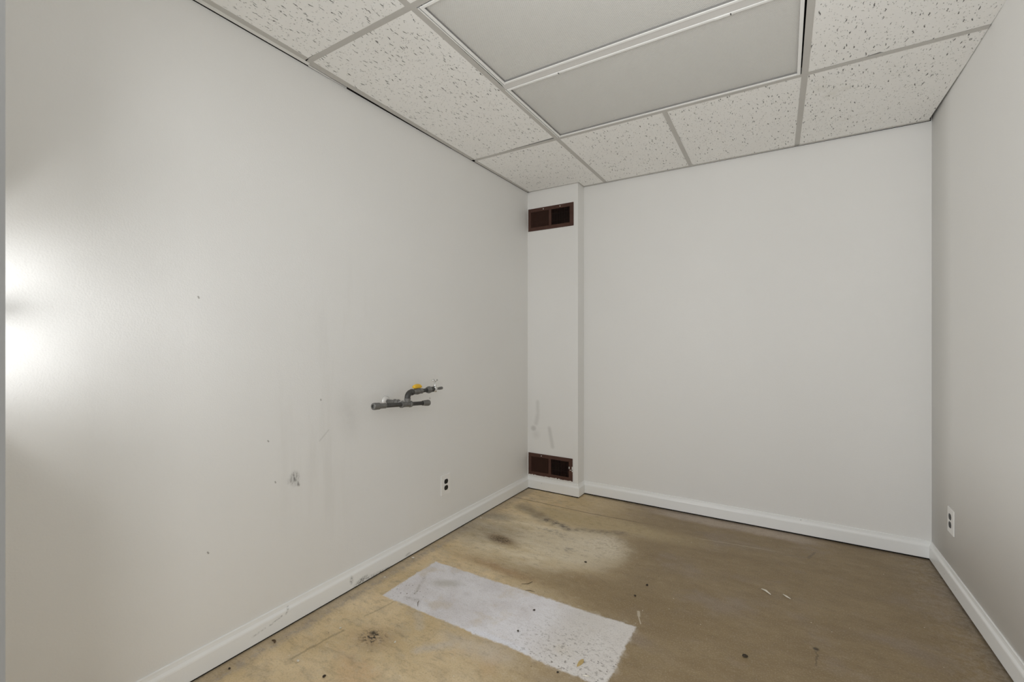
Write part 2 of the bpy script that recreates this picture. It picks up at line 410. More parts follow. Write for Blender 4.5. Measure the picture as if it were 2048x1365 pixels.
m_louver.color(m_louver.mix((0.036, 0.015, 0.010), (0.06, 0.026, 0.017), m_louver.noise(25, 4)))
m_chip = Mat('paint_fleck', 0.6, 0.3); m_chip.color(m_chip.mix((0.5, 0.48, 0.45), (0.66, 0.64, 0.6), m_chip.noise(80)))
m_pipe = Mat('black_iron', 0.48, 0.5, 0.25)
m_pipe.color(m_pipe.mix((0.030, 0.029, 0.027), (0.085, 0.082, 0.076), m_pipe.noise(55, 4)))
m_pipe.bump(m_pipe.noise(180, 3), 0.0008)
m_fit = Mat('grey_iron_fitting', 0.45, 0.5, 0.35)
m_fit.color(m_fit.mix((0.10, 0.098, 0.092), (0.24, 0.235, 0.225), m_fit.noise(60, 4)))
m_fit.bump(m_fit.noise(160, 3), 0.0008)
m_chrome = Mat('chrome', 0.16, 0.5, 1.0); m_chrome.color(m_chrome.mix((0.70, 0.70, 0.69), (0.82, 0.82, 0.81), m_chrome.noise(30)))
m_esc = Mat('painted_escutcheon', 0.35, 0.5, 0.3); m_esc.color(m_esc.mix((0.62, 0.61, 0.59), (0.78, 0.77, 0.75), m_esc.noise(30)))
m_yel = Mat('yellow_vinyl', 0.4, 0.5); m_yel.color(m_yel.mix((0.72, 0.42, 0.02), (0.80, 0.50, 0.04), m_yel.noise(20)))
m_plate = paint('plate_paint', (0.85, 0.842, 0.82), 0.0002, 0.35, 0.45)
m_black = Mat('black_receptacle', 0.4, 0.4); m_black.color(m_black.mix((0.008, 0.008, 0.007), (0.016, 0.015, 0.013), m_black.noise(50)))
m_slot = Mat('receptacle_slot', 0.7, 0.2); m_slot.color(m_slot.mix((0.002, 0.002, 0.002), (0.004, 0.004, 0.004), m_slot.noise(50)))
def flat(name, a, b, sc=60, rough=0.7):
    m = Mat(name, rough, 0.3); m.color(m.mix(a, b, m.noise(sc, 3))); return m
m_wood = flat('wood_chip', (0.40, 0.28, 0.11), (0.58, 0.44, 0.20), 150)
m_crumb = flat('plaster_crumb', (0.66, 0.62, 0.52), (0.80, 0.76, 0.66))
m_speck = flat('dark_crumb', (0.022, 0.016, 0.011), (0.06, 0.045, 0.03))
m_straw = flat('straw', (0.10, 0.075, 0.045), (0.16, 0.12, 0.07))
m_leaf = flat('dry_curl', (0.075, 0.05, 0.028), (0.14, 0.095, 0.055))
m_jamb = flat('jamb_paint', (0.30, 0.293, 0.28), (0.34, 0.333, 0.32), 6, 0.5)
m_ground = flat('concrete_step', (0.42, 0.41, 0.39), (0.5, 0.49, 0.46), 4)
m_glass = bpy.data.materials.new('window_glass'); m_glass.use_nodes = True
_t = m_glass.node_tree; _t.nodes.clear()
_o = _t.nodes.new('ShaderNodeOutputMaterial'); _mx = _t.nodes.new('ShaderNodeMixShader')
_tr = _t.nodes.new('ShaderNodeBsdfTransparent'); _gl = _t.nodes.new('ShaderNodeBsdfGlossy'); _gl.inputs['Roughness'].default_value = 0.02
_mx.inputs[0].default_value = 0.07
_t.links.new(_tr.outputs[0], _mx.inputs[1]); _t.links.new(_gl.outputs[0], _mx.inputs[2])
_t.links.new(_mx.outputs[0], _o.inputs[0])

# ------------------------------------------------------------------ mesh helpers
def mm(m): return m.m if isinstance(m, Mat) else m
def obj(name, bm, mat, parent=None, smooth=False):
    me = bpy.data.meshes.new(name); bmesh.ops.recalc_face_normals(bm, faces=bm.faces); bm.to_mesh(me); bm.free()
    me.materials.append(mm(mat))
    if smooth:
        for p in me.polygons: p.use_smooth = True
    o = bpy.data.objects.new(name, me); C.objects.link(o)
    if parent:
        o.parent = parent
        o.matrix_parent_inverse = Matrix.Translation(-Vector(parent.location))
    return o
def empty(name, loc=(0, 0, 0)):
    o = bpy.data.objects.new(name, None); C.objects.link(o); o.location = loc; o.empty_display_size = 0.05
    return o
def struct(o): o['kind'] = 'structure'; return o
def tag(o, label, cat, group=None):
    o['label'] = label; o['category'] = cat
    if group: o['group'] = group
    return o
def box(bm, a, b):
    x0, y0, z0 = a; x1, y1, z1 = b
    v = [bm.verts.new(p) for p in ((x0, y0, z0), (x1, y0, z0), (x1, y1, z0), (x0, y1, z0), (x0, y0, z1), (x1, y0, z1), (x1, y1, z1), (x0, y1, z1))]
    for f in ((0, 3, 2, 1), (4, 5, 6, 7), (0, 1, 5, 4), (1, 2, 6, 5), (2, 3, 7, 6), (3, 0, 4, 7)):
        bm.faces.new([v[i] for i in f])
    return v
def hexa(bm, q, z0, z1):
    """prism over a plan quad q (four xy points)"""
    lo = [bm.verts.new((*p, z0)) for p in q]; hi = [bm.verts.new((*p, z1)) for p in q]; k = len(q)
    bm.faces.new(lo[::-1]); bm.faces.new(hi)
    for i in range(k):
        j = (i + 1) % k; bm.faces.new((lo[i], lo[j], hi[j], hi[i]))
def bevel(bm, w, seg=2):
    bmesh.ops.bevel(bm, geom=list(bm.edges), offset=w, segments=seg, affect='EDGES', profile=0.5)
def basis(d):
    d = Vector(d).normalized(); u = d.cross(Vector((0, 0, 1)))
    if u.length < 1e-3: u = d.cross(Vector((0, 1, 0)))
    u.normalize(); return d, u, d.cross(u).normalized()
def lathe(bm, p0, d, prof, seg=24, capped=True):
    """revolve (distance along d, radius) pairs about the axis p0 + t d"""
    d, u, v = basis(d); p0 = Vector(p0); rings = []
    for t, r in prof:
        rings.append([bm.verts.new(p0 + d * t + (u * math.cos(2 * math.pi * k / seg) + v * math.sin(2 * math.pi * k / seg)) * max(r, 1e-5)) for k in range(seg)])
    for a, b in zip(rings, rings[1:]):
        for k in range(seg):
            j = (k + 1) % seg; bm.faces.new((a[k], a[j], b[j], b[k]))
    if capped:
        bm.faces.new(rings[0][::-1]); bm.faces.new(rings[-1])
def tube(bm, pts, r, seg=20):
    pts = [Vector(p) for p in pts]; rings = []; u = None
    rr = r if isinstance(r, (list, tuple)) else [r] * len(pts)
    for i, p in enumerate(pts):
        d = (pts[min(i + 1, len(pts) - 1)] - pts[max(i - 1, 0)]).normalized()
        if u is None: _, u, _ = basis(d)
        u = (u - d * u.dot(d)).normalized(); v = d.cross(u)
        rings.append([bm.verts.new(p + (u * math.cos(2 * math.pi * k / seg) + v * math.sin(2 * math.pi * k / seg)) * rr[i]) for k in range(seg)])
    for a, b in zip(rings, rings[1:]):
        for k in range(seg):
            j = (k + 1) % seg; bm.faces.new((a[k], a[j], b[j], b[k]))
    bm.faces.new(rings[0][::-1]); bm.faces.new(rings[-1])
NB = bmesh.new

# ------------------------------------------------------------------ room shell
XL, XR, YB, YN = -1.775, 0.680, 3.263, 0.20      # left, right, back, near inner faces
ZC, ZD = 2.390, 2.80                              # ceiling grid, deck above
PX, PY = -1.338, 3.150                            # corner chase: right side, front face

bm = NB(); box(bm, (XL - 0.12, -0.05, -0.1), (XR + 0.12, YB + 0.12, 0)); struct(obj('floor', bm, m_floor))
bm = NB(); box(bm, (XL - 0.12, -0.05, 0.03), (XL, YB + 0.12, ZD)); wl = struct(obj('wall_left', bm, m_left))
bm = NB(); box(bm, (XL - 0.10, -0.05, 0), (XL + 0.007, PY, 0.0085)); obj('gap_shade_strip', bm, m_dark, wl)  # dark strip painted as the shade under the left baseboard
bm = NB(); box(bm, (XL, YB, 0.03), (XR + 0.12, YB + 0.12, ZD)); wb = struct(obj('wall_back', bm, m_wall))
bm = NB(); box(bm, (PX, YB - 0.007, 0), (XR + 0.01, YB + 0.10, 0.0085)); obj('gap_shade_strip', bm, m_dark, wb)  # black strip standing in for shade below the back board
# right wall leans in slightly towards the front, as old partitions do
bm = NB()
def xr(y, z):
    k = max(0.0, min(1.0, (3.24 - y) / 1.0)); k = k * 1.0
    return XR + 0.004 + k * (0.010 - 0.028 * z / ZC)
ys = [YB, 2.9, 2.55, 2.24, 1.6, 0.9, -0.05]; zs = [0, 0.8, 1.6, 2.2, ZC, ZD]
g = [[bm.verts.new((xr(y, z), y, z)) for z in zs] for y in ys]
g2 = [[bm.verts.new((XR + 0.12, y, z)) for z in zs] for y in ys]
for i in range(len(ys) - 1):
    for j in range(len(zs) - 1):
        bm.faces.new((g[i][j], g[i + 1][j], g[i + 1][j + 1], g[i][j + 1]))
        bm.faces.new((g2[i][j], g2[i][j + 1], g2[i + 1][j + 1], g2[i + 1][j]))
for j in range(len(zs) - 1):
    for i in (0, -1): bm.faces.new((g[i][j], g[i][j + 1], g2[i][j + 1], g2[i][j]))
for i in range(len(ys) - 1):
    for j in (0, -1): bm.faces.new((g[i][j], g[i + 1][j], g2[i + 1][j], g2[i][j]))
wr_ = struct(obj('wall_right', bm, m_wall, smooth=True))
bm = NB(); hexa(bm, [(XR - 0.003, YB), (XR + 0.1, YB), (XR + 0.1, YN), (XR + 0.006, YN), (XR + 0.006, 2.24)], 0.0005, 0.0085); obj('gap_shade_strip', bm, m_dark, wr_)  # dark strip that paints shade into the gap along the right

# near wall with the doorway the camera stands in and a window beside it
DX0, DX1, DZ = -1.157, 0.40, 2.06
WX0, WX1, WZ0, WZ1 = -1.772, -1.20, 1.05, 1.46
YO = 0.14
bm = NB()
for a, b in (((XL, YO, 0), (WX0, YN, ZD)), ((WX0, YO, 0), (WX1, YN, WZ0)), ((WX0, YO, WZ1), (WX1, YN, ZD)),
             ((WX1, YO, 0), (DX0, YN, ZD)), ((DX0, YO, DZ), (DX1, YN, ZD)), ((DX1, YO, 0), (XR + 0.01, YN, ZD))):
    box(bm, a, b)
struct(obj('wall_near', bm, m_wall))
# plain grey lining of the doorway
door = NB(); tj = 0.004
for a, b in (((DX0 - 0.001, YO - 0.002, 0), (DX0 + tj, YN + 0.002, DZ)), ((DX1 - tj, YO - 0.002, 0), (DX1 + 0.001, YN + 0.002, DZ)), ((DX0 + tj, YO - 0.002, DZ - tj), (DX1 - tj, YN + 0.002, DZ + 0.001))): box(door, a, b)
struct(obj('door_1', door, m_jamb))
# fixed side window: thin frame flush with the room face, one pane, a latch at the left
win = struct(empty('window_1', ((WX0 + WX1) / 2, 0.17, WZ0)))
bm = NB(); t = 0.012
for a, b in (((WX0, 0.165, WZ0), (WX0 + t, 0.203, WZ1)), ((WX1 - t, 0.165, WZ0), (WX1, 0.203, WZ1)),
             ((WX0 + t, 0.165, WZ0), (WX1 - t, 0.203, WZ0 + t)), ((WX0 + t, 0.165, WZ1 - t), (WX1 - t, 0.203, WZ1))): box(bm, a, b)
obj('window_frame', bm, m_fix, win)
bm = NB(); box(bm, (WX0 + t, 0.184, WZ0 + t), (WX1 - t, 0.188, WZ1 - t)); obj('pane', bm, m_glass, win)
bm = NB(); box(bm, (WX0 + 0.002, 0.203, 1.250), (-1.632, 0.214, 1.288)); bevel(bm, 0.003, 2); obj('latch', bm, m_fix, win)
bm = NB(); box(bm, (-3.2, -3.0, -0.12), (2.4, YO, -0.02)); struct(obj('floor_outside', bm, m_ground))

# corner chase with two register openings
VT = (-1.768, -1.373, 2.072, 2.251)     # upper register x0 x1 z0 z1
VL = (-1.766, -1.381, 0.114, 0.289)     # lower
chase = NB()
xs = [XL, VT[0] + 0.023, VT[1] - 0.030, PX]
zs = [0, VL[2] + 0.024, VL[3] - 0.024, VT[2] + 0.024, VT[3] - 0.024, ZD]
gv = [[chase.verts.new((x, PY, z)) for z in zs] for x in xs]
for i in range(3):
    for j in range(5):
        if i == 1 and j in (1, 3): continue
        chase.faces.new((gv[i][j], gv[i + 1][j], gv[i + 1][j + 1], gv[i][j + 1]))
sb = [chase.verts.new((PX + 0.002, YB, z)) for z in (0, ZD)]
chase.faces.new((gv[3][0], sb[0], sb[1], gv[3][5], gv[3][4], gv[3][3], gv[3][2], gv[3][1]))
wc_ = struct(obj('wall_chase', chase, m_chase))
bm = NB(); box(bm, (XL, PY - 0.007, 0), (PX + 0.007, YB, 0.0084)); obj('gap_shade_strip', bm, m_dark, wc_)  # shade under the chase board, put in as a dark slab

# ------------------------------------------------------------------ baseboards
def profile_run(bm, a, b, nrm, e0=0.0, e1=0.0):
    """baseboard along a->b; nrm points into the room; e0/e1 shorten (mitre) per unit thickness"""
    prof = [(0.0, 0.0086), (0.0135, 0.0086), (0.0140, 0.012), (0.0140, 0.070), (0.0128, 0.075), (0.0075, 0.084), (0.0060, 0.092), (0.0055, 0.0985), (0.0030, 0.1000), (0.0, 0.1000)]
    a, b, nrm = Vector(a), Vector(b), Vector(nrm); d = (b - a).normalized()
    A = [bm.verts.new(a + nrm * t + d * (t * e0) + Vector((0, 0, z))) for t, z in prof]
    B = [bm.verts.new(b + nrm * t - d * (t * e1) + Vector((0, 0, z))) for t, z in prof]
    for i in range(len(prof) - 1): bm.faces.new((A[i], B[i], B[i + 1], A[i + 1]))
    bm.faces.new((A[-1], B[-1], B[0], A[0])); bm.faces.new(A[::-1]); bm.faces.new(B)
bm = NB(); profile_run(bm, (XL, YN, 0), (XL, PY, 0), (1, 0, 0), 0, 1); struct(obj('baseboard_left', bm, m_base))
bm = NB(); profile_run(bm, (XL, PY, 0), (PX, PY, 0), (0, -1, 0), 1, -1)
profile_run(bm, (PX, PY, 0), (PX, YB, 0), (1, 0, 0), -1, 1); struct(obj('baseboard_chase', bm, m_base))
bm = NB(); profile_run(bm, (PX, YB, 0), (XR + 0.004, YB, 0), (0, -1, 0), 1, 1); struct(obj('baseboard_back', bm, m_base))
bm = NB(); profile_run(bm, (XR + 0.004, YB, 0), (XR + 0.013, 2.24, 0), (-1, 0, 0), 1, 0)
profile_run(bm, (XR + 0.013, 2.24, 0), (XR + 0.013, YN, 0), (-1, 0, 0), 0, 0); struct(obj('baseboard_right', bm, m_base))

# ------------------------------------------------------------------ suspended ceiling
ceil = struct(empty('ceiling', (-0.55, 1.7, ZC)))
bm = NB(); box(bm, (XL - 0.12, -0.05, ZD), (XR + 0.12, YB + 0.12, ZD + 0.08)); obj('deck', bm, m_dark, ceil)
# dark sheets added inside the plenum so that gaps read as black shade
bm = NB()
for a, b in (((XL, YN, ZC + 0.0006), (XL + 0.002, YB, ZD)), ((XL, YB - 0.002, ZC + 0.0006), (XR, YB, ZD)),
             ((XR - 0.03, YN, ZC + 0.03), (XR - 0.026, YB, ZD)), ((XL, YN, ZC + 0.03), (XR, YN + 0.004, ZD))): box(bm, a, b)
obj('gap_shade_lining', bm, m_dark, ceil)
M1, X2, X3 = -1.152, -0.542, 0.080          # tees running away from the camera
G1, G2 = 1.175, 2.397                        # cross tees
G0 = G1 - 1.2192
TW = 0.0125
def tee(a, b, wd=TW, dz=0.0):
    """inverted T: flange and upright web between two points"""
    a, b = Vector((*a, 0)), Vector((*b, 0)); d = (b - a).normalized(); n = Vector((-d.y, d.x, 0)) * wd
    bm = NB()
    hexa(bm, [(a - n).xy, (b - n).xy, (b + n).xy, (a + n).xy], ZC + dz, ZC + dz + 0.0012)
    n2 = n * 0.08
    hexa(bm, [(a - n2).xy, (b - n2).xy, (b + n2).xy, (a + n2).xy], ZC + dz + 0.0012, ZC + 0.035)
    return obj('ceiling_tee', bm, m_tee, ceil)
tee((M1 + 0.014, YN), (M1 + 0.014 - 0.008, G1 - TW)); tee((M1 + 0.012, G1 + TW), (M1, G2 - TW)); tee((M1, G2 + TW), (M1 - 0.004, YB - 0.02))
tee((X2 + 0.006, G2 + TW), (X2 - 0.006, YB - 0.02), TW * 0.95, -0.0006)
tee((X3 + 0.006, YN), (X3 + 0.004, G1 - TW)); tee((X3 + 0.004, G1 + TW), (X3 - 0.002, G2 - TW)); tee((X3 - 0.002, G2 + TW), (X3 - 0.015, YB - 0.02))
tee((-1.745, G1), (0.6625, G1)); tee((-1.752, G2 + 0.001), (0.6660, G2), TW * 1.05)
# wall angles
def angle(q, z=0.0):
    bm = NB(); hexa(bm, q, ZC + z, ZC + z + 0.0012); return bm
wa = angle([(-1.747, YN), (-1.722, YN), (-1.722, G1 - 0.01), (-1.746, G1 - 0.005)])
obj('wall_angle', wa, m_tee, ceil)
bm = NB(); hexa(bm, [(-1.7680, YN), (-1.7475, YN), (-1.7465, G1 + 0.02), (-1.7668, G1 + 0.02)], ZC + 0.0002, ZC + 0.012); obj('filler_strip', bm, m_strip, ceil)
wa = angle([(-1.758, G1 + 0.012), (-1.727, G1 + 0.012), (-1.748, G2 - 0.012), (-1.7705, G2 - 0.012)])
box(wa, (-1.7705, G1 + 1.0, ZC), (-1.7695, G2 - 0.012, ZC + 0.02)); obj('wall_angle', wa, m_tee, ceil)
bm = NB(); hexa(bm, [(-1.7705, G1 + 0.02), (-1.7615, G1 + 0.02), (-1.7700, G1 + 0.22), (-1.7715, G1 + 0.22)], ZC - 0.001, ZC + 0.012); obj('filler_strip', bm, m_strip, ceil)
wa = angle([(-1.7690, G2 + 0.016), (-1.748, G2 + 0.016), (-1.752, PY - 0.004), (-1.7700, PY - 0.004)])
obj('wall_angle', wa, m_tee, ceil)
wa = angle([(-1.77, PY - 0.017), (PX + 0.012, PY - 0.012), (PX + 0.012, PY - 0.0025), (-1.77, PY - 0.0025)]); obj('wall_angle', wa, m_tee, ceil)
wa = angle([(PX + 0.002, YB - 0.026), (XR - 0.008, YB - 0.028), (XR - 0.008, YB - 0.011), (-0.6, YB - 0.004), (PX + 0.002, YB - 0.003)]); obj('wall_angle', wa, m_tee, ceil)
wa = angle([(PX + 0.002, PY + 0.0), (PX + 0.012, PY + 0.0), (PX + 0.012, YB - 0.02), (PX + 0.002, YB - 0.02)]); obj('wall_angle', wa, m_tee, ceil)
# lay-in tiles, each with its own four corners
def tile(q, dz=0.0013):
    bm = NB(); hexa(bm, q, ZC + dz, ZC + dz + 0.016); return obj('ceiling_tile', bm, m_tile, ceil)
e = 0.004
tile([(-1.735, YN), (M1 + 0.01, YN), (M1 + 0.002, G1 - e), (-1.7215, G1 - 0.0135)])
tile([(-1.735, G1 + e), (M1 + 0.006, G1 + e), (M1 - 0.004, G2 - 0.026), (-1.757, G2 - e)])
tile([(-1.757, G2 + e), (M1 - e, G2 + e), (M1 - e, PY - 0.006), (-1.76, PY - 0.006)])
bm = NB(); hexa(bm, [(PX + 0.004, PY - 0.007), (M1 - e, PY - 0.007), (M1 - e, YB - 0.01), (PX + 0.004, YB - 0.01)], ZC + 0.0013, ZC + 0.0173); obj('ceiling_tile', bm, m_tile, ceil)
tile([(M1 + e, G2 + e), (X2 - e, G2 + e), (X2 - e, YB - 0.01), (M1 + e, YB - 0.01)])
tile([(X2 + e, G2 + e), (X3 - 0.008, G2 + e), (X3 - 0.016, YB - 0.01), (X2 + e, YB - 0.01)])
tile([(X3 + e, G2 + e), (0.6670, G2 + e), (0.6705, 2.66), (0.6680, YB - 0.024), (X3 - 0.008, YB - 0.024)])
tile([(X3 + 0.008, G1 + e), (0.6630, G1 + e), (0.6650, 2.0), (0.6665, G2 - 0.0145), (0.350, G2 - 0.0140), (0.338, G2 - 0.0240), (0.295, G2 - 0.0145), (X3 + e, G2 - 0.0135)])
tile([(X3 + 0.008, YN), (0.6620, YN), (0.6630, G1 - e), (X3 + 0.008, G1 - e)])
tile([(M1 + 0.012, YN), (-0.535, YN), (-0.535, G1 - e), (M1 + 0.012, G1 - e)])
tile([(-0.533, YN), (X3 + 0.002, YN), (X3 + 0.002, G1 - e), (-0.533, G1 - e)])

# two recessed troffers side by side, off
def troffer(ya, yb, xa, xb, label, near):
    t = empty('ceiling_light', ((xa + xb) / 2, (ya + yb) / 2, ZC)); tag(t, label, 'ceiling light')
    wf = 0.0130; zb = ZC - 0.003
    bm = NB()
    for a, b in (((xa, ya, zb), (xa + wf, yb, ZC + 0.0015)), ((xb - wf, ya, zb), (xb, yb, ZC + 0.0015)),
                 ((xa + wf, ya, zb), (xb - wf, ya + wf, ZC + 0.0015)), ((xa + wf, yb - wf, zb), (xb - wf, yb, ZC + 0.0015))): box(bm, a, b)
    bmesh.ops.bevel(bm, geom=list(bm.edges), offset=0.0015, segments=1, affect='EDGES')
    fr = obj('door_frame', bm, m_fix, t)
    bm = NB(); g0, g1 = ZC + 0.0015, ZC + 0.0145; gx0, gx1, gy0, gy1 = xa + wf - 0.002, xb - wf + 0.002, ya + wf - 0.002, yb - wf + 0.002
    for a, b in (((gx0, gy0, g0), (gx0 + 0.002, gy1, g1)), ((gx1 - 0.002, gy0, g0), (gx1, gy1, g1)), ((gx0, gy0, g0), (gx1, gy0 + 0.002, g1)), ((gx0, gy1 - 0.002, g0), (gx1, gy1, g1))): box(bm, a, b)
    obj('lens_gap_shade', bm, m_gap_shade, t)  # dark ring painted as the shaded gap round the lens
    bm = NB(); box(bm, (xa + wf - 0.003, ya + wf - 0.003, ZC + 0.009), (xb - wf + 0.003, yb - wf + 0.003, ZC + 0.0115)); obj('lens', bm, m_lens, t)
    bm = NB(); zt = ZC + 0.11
    for a, b in (((xa, ya, zt), (xb, yb, zt + 0.002)), ((xa, ya, ZC + 0.02), (xa + 0.002, yb, zt)), ((xb - 0.002, ya, ZC + 0.02), (xb, yb, zt)),
                 ((xa, ya, ZC + 0.02), (xb, ya + 0.002, zt)), ((xa, yb - 0.002, ZC + 0.02), (xb, yb, zt))): box(bm, a, b)
    obj('housing', bm, m_fix, t)
    bm = NB(); box(bm, (xa - 0.0085, ya + 0.002, ZC - 0.0016), (xa - 0.0035, yb - 0.002, ZC + 0.006)); obj('side_lip', bm, m_fix, t)
    if near:
        for xx in (-0.862, -0.169):
            bm = NB(); box(bm, (xx, ya + 0.002, zb - 0.0006), (xx + 0.003, ya + wf + 0.0005, zb + 0.002)); obj('hinge_notch', bm, m_dark, t)
            bm = NB(); box(bm, (xx - 0.052, ya + 0.001, zb - 0.0015), (xx - 0.001, ya + wf - 0.002, zb + 0.001)); obj('latch', bm, m_fix, t)
    return t
GM = 1.774
troffer(G1 + 0.015, 1.758, M1 + 0.034, X3 - 0.021, 'unlit recessed ceiling light with prismatic lens, nearer the camera of the pair', False)
troffer(1.799, G2 - 0.0145, M1 + 0.022, X3 - 0.019, 'unlit recessed ceiling light with prismatic lens, nearer the back wall of the pair', True)
bm = NB(); hexa(bm, [(M1 + 0.022, 1.759), (X3 - 0.02, 1.759), (X3 - 0.02, 1.798), (M1 + 0.018, 1.798)], ZC - 0.0002, ZC + 0.001); obj('ceiling_tee', bm, m_bar, ceil)

# ------------------------------------------------------------------ registers
def register(v, label, torn):
    x0, x1, z0, z1 = v; y = PY
    r = empty('air_register', ((x0 + x1) / 2, y, z0)); tag(r, label, 'air vent')
    fw = 0.031; mid = (x0 + x1) / 2 - 0.002; mw = 0.011; yf = y - 0.0055
    bm = NB()
    # stamped frame: outer edge low, face proud, inner edge folded back
    def bar(a, b): box(bm, a, b)
    bar((x0, yf, z0), (x0 + fw - 0.005, y, z1)); bar((x1 - fw + 0.000, yf, z0), (x1, y, z1))
    bar((x0 + fw - 0.005, yf, z0), (x1 - fw, y, z0 + 0.028)); bar((x0 + fw - 0.005, yf, z1 - 0.028), (x1 - fw, y, z1))
    bmesh.ops.bevel(bm, geom=list(bm.edges), offset=0.0007, segments=1, affect='EDGES')
    obj('frame', bm, m_vent, r)
    bm = NB(); box(bm, (mid - mw, yf + 0.001, z0 + 0.026), (mid + mw, y + 0.006, z1 - 0.026)); bevel(bm, 0.001, 1); obj('divider', bm, m_vent, r)
    # two banks of thin upright louvers turned opposite ways
    for xa, xb, s in ((x0 + fw - 0.004, mid - mw, 1), (mid + mw, x1 - fw + 0.004, -1)):
        bm = NB(); n = 21
        for k in range(n):
            xc = xa + (k + 0.5) * (xb - xa) / n
            dx = 0.0042 * s; yb = y + 0.012
            q = [(xc - dx - 0.0006, yf + 0.003), (xc - dx + 0.0006, yf + 0.003), (xc + dx + 0.0006, yb), (xc + dx - 0.0006, yb)]
            if torn and s < 0 and k % 7 == 3: q = [(a + 0.002, b + 0.002) for a, b in q]
            hexa(bm, q, z0 + 0.027, z1 - 0.027)
        o = obj('louver_bank', bm, m_louver, r); o['kind'] = 'stuff'
        bm = NB()
        for zz in (0.36, 0.66):
            box(bm, (xa, y + 0.0125, z0 + (z1 - z0) * zz), (xb, y + 0.0145, z0 + (z1 - z0) * zz + 0.002))
        o = obj('cross_wire', bm, m_louver, r)
    bm = NB()
    ya, yb = y + 0.001, y + 0.09; a0, a1, c0, c1 = x0 + 0.022, x1 - 0.022, z0 + 0.022, z1 - 0.022
    box(bm, (a0, yb, c0), (a1, yb + 0.002, c1)); box(bm, (a0, ya, c0), (a0 + 0.002, yb, c1)); box(bm, (a1 - 0.002, ya, c0), (a1, yb, c1))
    box(bm, (a0, ya, c0), (a1, yb, c0 + 0.002)); box(bm, (a0, ya, c1 - 0.002), (a1, yb, c1))
    obj('duct', bm, m_dark, r)
    # screw heads, damper lever with chipped paint
    for sx in ((x0 + x1) / 2 - 0.06, (x0 + x1) / 2 + 0.085) if not torn else ((x0 + x1) / 2 - 0.075, ):
        bm = NB(); lathe(bm, (sx, yf + 0.0005, z1 - 0.014), (0, -1, 0), [(0, 0.0045), (0.0012, 0.004), (0.002, 0.0015)], 12); obj('screw', bm, m_chip, r)
    bm = NB(); zl = (z0 + z1) / 2 + 0.008
    box(bm, (x1 - fw + 0.001, yf - 0.006, zl), (x1 - fw + 0.009, yf + 0.001, zl + 0.016)); box(bm, (x1 - 0.022, yf - 0.003, zl - 0.012), (x1 - 0.008, yf + 0.001, zl - 0.007))
    bevel(bm, 0.0012, 1); obj('damper_lever', bm, m_chip if torn else m_vent, r)
    if torn:
        # curled paint left along the lower and right edges
        bm = NB()
        for k in range(16):
            xx = x0 + 0.006 + k * (x1 - x0 - 0.01) / 16; h = random.uniform(0.001, 0.006)
            w2 = random.uniform(0.012, 0.03)
            hexa(bm, [(xx, yf - 0.0006), (xx + w2, yf - 0.0006), (xx + w2, yf + 0.001), (xx, yf + 0.001)], z0 - 0.003, z0 + h)
        for zz, hh in ((0.09, 0.024), (0.075, 0.01)):
            box(bm, (x1 - 0.005, yf - 0.0008, z0 + zz), (x1 + 0.001, yf + 0.001, z0 + zz + hh))
        obj('paint_edge', bm, m_plate, r)['kind'] = 'stuff'
    return r
register(VT, 'brown metal air register high in the corner, just under the ceiling', False)
register(VL, 'brown metal air register low in the corner with ragged white paint round it', True)

# ------------------------------------------------------------------ outlets
def outlet(y0, y1, z0, z1, xf, nrm, label, yc):
    o = empty('wall_outlet', (xf, (y0 + y1) / 2, z0)); tag(o, label, 'electrical outlet')
    th = 0.0055 * nrm
    bm = NB(); box(bm, (min(xf, xf + th), y0, z0), (max(xf, xf + th), y1, z1)); bevel(bm, 0.002, 3); obj('cover_plate', bm, m_plate, o)
    zc = (z0 + z1) / 2
    xs_ = xf + th
    for s in (-1, 1):
        zc2 = zc + s * 0.0193
        bm = NB(); pts = []
        for k in range(40):           # round face flattened at top and bottom
            a = 2 * math.pi * k / 40; yy, zz = 0.0172 * math.cos(a), 0.0172 * math.sin(a)
            pts.append((yy, max(-0.0142, min(0.0142, zz))))
        lo = [bm.verts.new((xs_ - 0.001 * nrm, yc + p[0], zc2 + p[1])) for p in pts]
        hi = [bm.verts.new((xs_ + 0.0016 * nrm, yc + p[0] * 0.97, zc2 + p[1] * 0.97)) for p in pts]
        bm.faces.new(lo); bm.faces.new(hi)
        for k in range(40): bm.faces.new((lo[k], lo[(k + 1) % 40], hi[(k + 1) % 40], hi[k]))
        f = obj('receptacle', bm, m_black, o)
        bm = NB(); xa = xs_ + 0.0013 * nrm; xb = xs_ + 0.0019 * nrm
        for dy, h in ((-0.0064, 0.0045), (0.0064, 0.0037)):
            box(bm, (min(xa, xb), yc + dy - 0.001, zc2 + 0.002 - h), (max(xa, xb), yc + dy + 0.001, zc2 + 0.002 + h))
        lathe(bm, (xa, yc, zc2 - 0.0085), (nrm, 0, 0), [(0, 0.0024), (0.0006, 0.0024)], 12)
        obj('slots', bm, m_slot, f)
    bm = NB(); lathe(bm, (xs_ - 0.0005 * nrm, yc, zc), (nrm, 0, 0), [(0, 0.0034), (0.0011, 0.003), (0.0016, 0.001)], 14); obj('screw', bm, m_plate, o)
    return o
outlet(2.077, 2.163, 0.250, 0.372, XL, 1, 'duplex outlet with black sockets on the left wall below the pipes', 2.122)
outlet(2.885, 2.975, 0.264, 0.385, xr(2.93, 0.32), -1, 'duplex outlet with black sockets on the right wall near the corner', 2.934)

